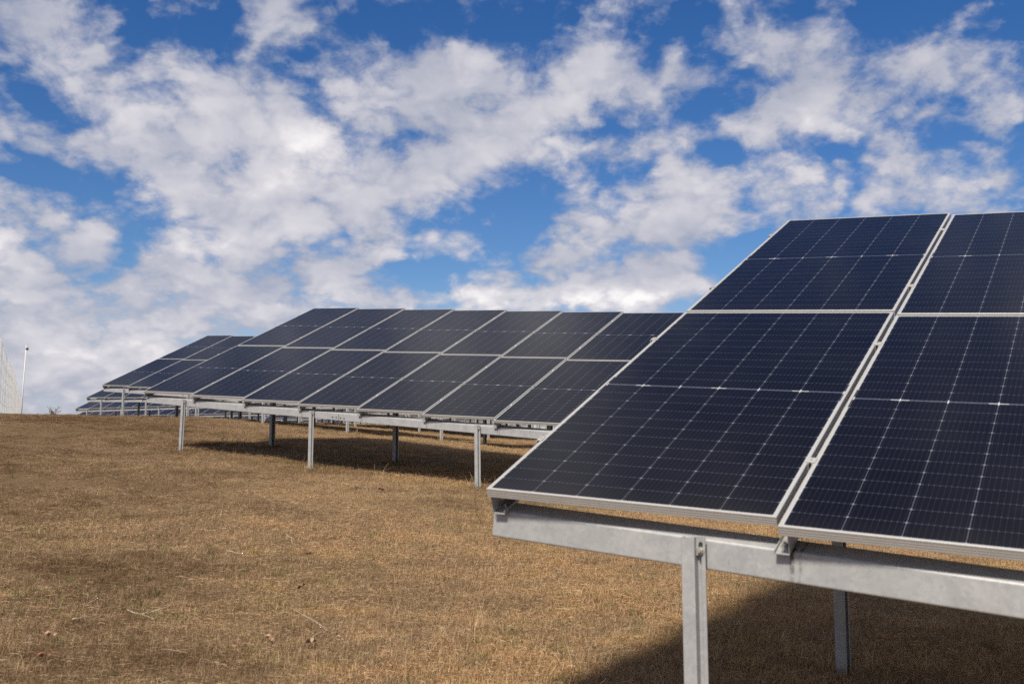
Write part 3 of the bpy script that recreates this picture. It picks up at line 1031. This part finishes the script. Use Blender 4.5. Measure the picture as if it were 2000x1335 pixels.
def build_grass():
    lib = bpy.data.collections.new("grass_library")
    kinds = ['stubble'] * 5 + ['straw'] * 4 + ['green'] * 2 + ['wisp'] * 2
    for i, k in enumerate(kinds):
        o = tuft(k, 100 + i); o.name = "tuft_%02d" % i
        lib.objects.link(o)
    pts = []
    # wedge of ground the camera can see (a little wider, for a side step), denser where it is close
    for y0, y1, dens in ((3.2, 7, 330), (7, 11, 250), (11, 16, 150), (16, 24, 85), (24, 34, 55), (34, 48, 14)):
        w0 = .60 * y1 + 1.2
        n = int((y1 - y0) * 2 * w0 * dens)
        y = RNG.uniform(y0, y1, n); x = RNG.uniform(-w0, w0, n)
        k = np.abs(x) < .60 * y + 1.2
        pts.append(np.stack([x[k], y[k]], 1))
    P = np.concatenate(pts)
    x, y = P[:, 0], P[:, 1]
    # patchiness
    f = np.zeros(len(P))
    for _ in range(14):
        a = RNG.uniform(0, 6.28); fr = RNG.uniform(.35, 3.2)
        f += np.sin((x * math.cos(a) + y * math.sin(a)) * fr + RNG.uniform(0, 6.28))
    f /= 14 ** .5
    right = np.clip((x + .16 * y + 1.2) / 4.5, -1, 1)                 # fuller turf to the right, raked bare soil to the left
    prob = np.clip(.76 + .24 * right + .28 * f, .20, 1)
    keep = RNG.random(len(P)) < prob
    P, f, right = P[keep], f[keep], right[keep]
    x, y = P[:, 0], P[:, 1]
    N = len(P)
    r = RNG.random(N)
    up = np.clip(.55 + .35 * right + .18 * f, .12, .95)
    idx = np.where(r < up, RNG.integers(0, 5, N), RNG.integers(5, 9, N))
    g = RNG.random(N) < np.clip(.045 + .025 * right + .055 * np.sin(x * .9 + 1) * np.sin(y * .7) + .04 * np.sin(x * 2.3 - y) , .004, .16)
    idx[g] = RNG.integers(9, 11, g.sum())
    wisp = RNG.random(N) < .004
    # longer uncut stalks survive under the tables, round the posts
    E = x * EH[0] + y * EH[1]; H = x * HH[0] + y * HH[1]
    under = ((H > 12.0) & (H < 14.5) & (E > -14)) | ((H > 3.6) & (H < 7.2) & (E > -3.0)) | ((H > 20.5) & (H < 23))
    wisp |= under & (RNG.random(N) < .014)
    idx[wisp] = RNG.integers(11, 13, wisp.sum())
    scl = RNG.uniform(.52, 1.0, N) * np.where(under, 1.25, 1.0) * np.clip(.86 + y * .014, .9, 1.25)
    # tufts the mower cannot reach, round every post foot
    ex = []
    for (qx, qy) in POSTS:
        for _ in range(26):
            a, rr = RNG.uniform(0, 6.28), .05 + .22 * RNG.random() ** 1.3
            ex.append((qx + rr * math.cos(a), qy + rr * math.sin(a), RNG.choice([0, 1, 2, 9, 10, 11, 12], p=[.22, .2, .18, .12, .08, .1, .1]), RNG.uniform(.9, 1.5)))
    ex = np.array(ex)
    x, y = np.concatenate([x, ex[:, 0]]), np.concatenate([y, ex[:, 1]])
    idx, scl = np.concatenate([idx, ex[:, 2].astype(int)]), np.concatenate([scl, ex[:, 3]])
    N = len(x)
    z = ground_z(x, y)
    me = bpy.data.meshes.new("grass")
    me.vertices.add(N); me.vertices.foreach_set("co", np.stack([x, y, z], 1).ravel())
    a = me.attributes.new("pick", 'INT', 'POINT'); a.data.foreach_set("value", idx.astype(np.int32))
    a = me.attributes.new("size", 'FLOAT', 'POINT'); a.data.foreach_set("value", scl.astype(np.float32))
    rot = np.stack([RNG.normal(0, .06, N), RNG.normal(0, .06, N), RNG.uniform(0, 6.28, N)], 1)
    a = me.attributes.new("turn", 'FLOAT_VECTOR', 'POINT'); a.data.foreach_set("vector", rot.astype(np.float32).ravel())
    me.materials.append(M_GRASS)
    o = bpy.data.objects.new("grass", me); COL.objects.link(o)
    tag(o, "short dry straw coloured grass and stubble covering the slope", "grass", kind="stuff")
    ng = bpy.data.node_groups.new("grass_scatter", 'GeometryNodeTree')
    ng.interface.new_socket("Geometry", in_out='INPUT', socket_type='NodeSocketGeometry')
    ng.interface.new_socket("Geometry", in_out='OUTPUT', socket_type='NodeSocketGeometry')
    gi, go = ng.nodes.new("NodeGroupInput"), ng.nodes.new("NodeGroupOutput")
    ci = ng.nodes.new("GeometryNodeCollectionInfo"); ci.inputs['Collection'].default_value = lib
    ci.inputs['Separate Children'].default_value = True; ci.inputs['Reset Children'].default_value = True
    ip = ng.nodes.new("GeometryNodeInstanceOnPoints"); ip.inputs['Pick Instance'].default_value = True

    def attr(nm, typ):
        n = ng.nodes.new("GeometryNodeInputNamedAttribute"); n.data_type = typ; n.inputs[0].default_value = nm
        return n.outputs[0]
    e2r = ng.nodes.new("FunctionNodeEulerToRotation")
    ng.links.new(attr("turn", 'FLOAT_VECTOR'), e2r.inputs[0])
    ng.links.new(gi.outputs[0], ip.inputs['Points']); ng.links.new(ci.outputs[0], ip.inputs['Instance'])
    ng.links.new(attr("pick", 'INT'), ip.inputs['Instance Index'])
    ng.links.new(e2r.outputs[0], ip.inputs['Rotation']); ng.links.new(attr("size", 'FLOAT'), ip.inputs['Scale'])
    ng.links.new(ip.outputs[0], go.inputs[0])
    md = o.modifiers.new("scatter", 'NODES'); md.node_group = ng
    print("grass tufts", N)


build_grass()


# ------------------------------------------------------------------ twigs, leaves and dead weeds
def at_photo(u, v):
    """the spot on the ground seen at a photo position"""
    gx, gzz = photo_dir(u, v)
    lo = None
    for yv in np.arange(3, 60, .02):
        if gz(gx * yv, yv) >= gzz * yv: return gx * yv, yv
    return gx * 30, 30.0


def twig(u0, v0, u1, v1, r, mat, label, fork=False, seed=1, group=None, lift=.012):
    rd = random.Random(seed)
    a, b = at_photo(u0, v0), at_photo(u1, v1)
    cx, cy = (a[0] + b[0]) / 2, (a[1] + b[1]) / 2; cz = gz(cx, cy)
    n = 7; pts = []
    L = math.hypot(b[0] - a[0], b[1] - a[1])
    for i in range(n):
        t = i / (n - 1)
        x = a[0] + (b[0] - a[0]) * t + rd.uniform(-.04, .04) * L; y = a[1] + (b[1] - a[1]) * t + rd.uniform(-.04, .04) * L
        pts.append((x - cx, y - cy, gz(x, y) - cz + lift + rd.uniform(0, .012)))
    V, F = [], []
    tube(V, F, pts, [r * (.72 - .45 * i / (n - 1)) for i in range(n)], 6)
    if fork:
        m = np.array(pts[3]); dv = np.array(pts[4]) - m; dv /= np.linalg.norm(dv)
        side = np.array([-dv[1], dv[0], .35])
        tube(V, F, [m, m + (dv * .5 + side * .5) * L * .3, m + (dv * .7 + side) * L * .45], [r * .7, r * .5, r * .25], 6)
    o = mesh_obj("twig", V, F, mat, smooth=True); o.location = (cx, cy, cz)
    tag(o, label, "twig", group)


twig(250, 1196, 300, 1216, .006, M_STRAW, "pale forked twig lying on bare soil in the left foreground", True, 3)
twig(174, 1188, 204, 1156, .006, M_TWIG, "brown twig on the soil left of the pale forked twig", False, 4)
twig(444, 1081, 474, 1085, .006, M_STRAW, "short bleached straw stem flat on the grass in the lower middle left", False, 5)
twig(350, 1005, 400, 993, .007, M_TWIG, "thin dark twig lying well below the second array's first leg", False, 6)
twig(612, 1254, 668, 1218, .008, M_TWIG, "long dark stick pointing up right in the bottom foreground grass", True, 7)
twig(560, 1046, 578, 1068, .005, M_STRAW, "curved pale stem in the thin grass below the second leg", False, 8)
twig(320, 1274, 360, 1280, .006, M_TWIG, "dark twig near the bottom edge, below the pale forked twig", False, 9)
twig(140, 1216, 180, 1210, .005, M_STRAW, "straight pale straw stem left of the forked twig", False, 10)
twig(612, 902, 650, 912, .009, M_TWIG, "bent twig lying at the foot of the second array's middle leg", True, 11)
twig(655, 908, 700, 898, .009, M_TWIG, "forked twig at the shadow edge right of the middle leg", True, 12)


def leaf(u, v, size, mat, label, seed, group=None):
    rd = random.Random(seed)
    x, y = at_photo(u, v); z = gz(x, y)
    n = 12; V = [(0, 0, .012)]; F = []
    for i in range(n):
        a = 2 * math.pi * i / n
        r = size * (.55 + .45 * abs(math.cos(a))) * (1 if i % 2 else .72)
        V.append((r * math.cos(a), r * .7 * math.sin(a), .012 + size * (.45 * math.sin(a * 2 + 1) ** 2 + rd.uniform(0, .2))))
    for i in range(n): F.append((0, 1 + i, 1 + (i + 1) % n))
    b = len(V)
    V += [(p[0], p[1], p[2] - .0012) for p in V[:b]]
    F += [(b, b + 1 + (i + 1) % n, b + 1 + i) for i in range(n)]
    F += [(1 + i, b + 1 + i, b + 1 + (i + 1) % n, 1 + (i + 1) % n) for i in range(n)]
    o = mesh_obj("fallen_leaf", V, F, mat); o.location = (x, y, z + .022); o.rotation_euler = (rd.uniform(-.4, .4), rd.uniform(-.4, .4), rd.uniform(0, 6))
    tag(o, label, "leaf", group)


leaf(521, 1260, .040, M_LEAFP, "pale curled leaf in the bottom foreground, left of the long stick", 1)
leaf(605, 1268, .042, M_LEAFP, "pale brown leaf just under the lower end of the long stick", 2)
leaf(604, 1091, .032, M_LEAF, "rust red leaf on the grass in the middle of the slope", 3)
leaf(590, 1155, .040, M_LEAF, "rust brown leaf halfway down the slope above the long stick", 4)
leaf(93, 1255, .040, M_LEAFP, "light brown leaf in the far left foreground", 5)
leaf(80, 1297, .045, M_LEAF, "dark brown leaf at the bottom left corner of the meadow", 6)
leaf(744, 961, .050, M_LEAF, "rusty leaf clump on the grass below the second array's front legs", 7)
leaf(1320, 1310, .035, M_LEAFP, "pale leaf at the edge of the nearest array's shadow", 8)


def weed(u, v, h, n, label, seed, depth=None, mat=None):
    """dead stalks with side twigs and seed heads"""
    rd = random.Random(seed)
    if depth: x, y = photo_dir(u, v)[0] * depth, depth
    else: x, y = at_photo(u, v)
    z = gz(x, y)
    root = empty("dry_weed", (x, y, z)); tag(root, label, "weed")
    for k in range(n):
        V, F = [], []
        az = rd.uniform(0, 6.28); ln = rd.uniform(.2, .7); hh = h * rd.uniform(.55, 1.0)
        bx, by = rd.uniform(-.3, .3) * h, rd.uniform(-.12, .12) * h
        P = [(bx + math.cos(az) * ln * hh * t * t, by + math.sin(az) * ln * hh * t * t, hh * t - .03 * (t == 0) - (.25 * hh * max(0, t - .7))) for t in np.linspace(0, 1, 6)]
        tube(V, F, P, [.005 - .0032 * i / 5 for i in range(6)], 5)
        st = mesh_obj("stalk", V, F, mat or M_WEED, root)
        V, F = [], []
        for q in range(rd.randint(4, 9)):
            p = np.array(P[rd.randint(2, 5)]); dv = np.array([rd.uniform(-1, 1), rd.uniform(-1, 1), rd.uniform(.1, 1)]) * .12 * h
            tube(V, F, [p, p + dv * .6, p + dv], [.003, .0022, .0016], 4)
            if (mat is None): cyl(V, F, p + dv, dv, .011, .02, 5, .004)
        mesh_obj("side_twig", V, F, mat or M_WEED, st)


weed(103, 810, .34, 13, "dark dead weed with seed heads on the grass crest near the fence", 21, depth=30.0)
weed(432, 872, .26, 5, "straw coloured tall dry stalks in the second array's shadow tip near the first leg", 22, mat=M_STRAW)
weed(469, 874, .30, 4, "leaning dry stalks just left of the dark rear leg", 23, mat=M_STRAW)
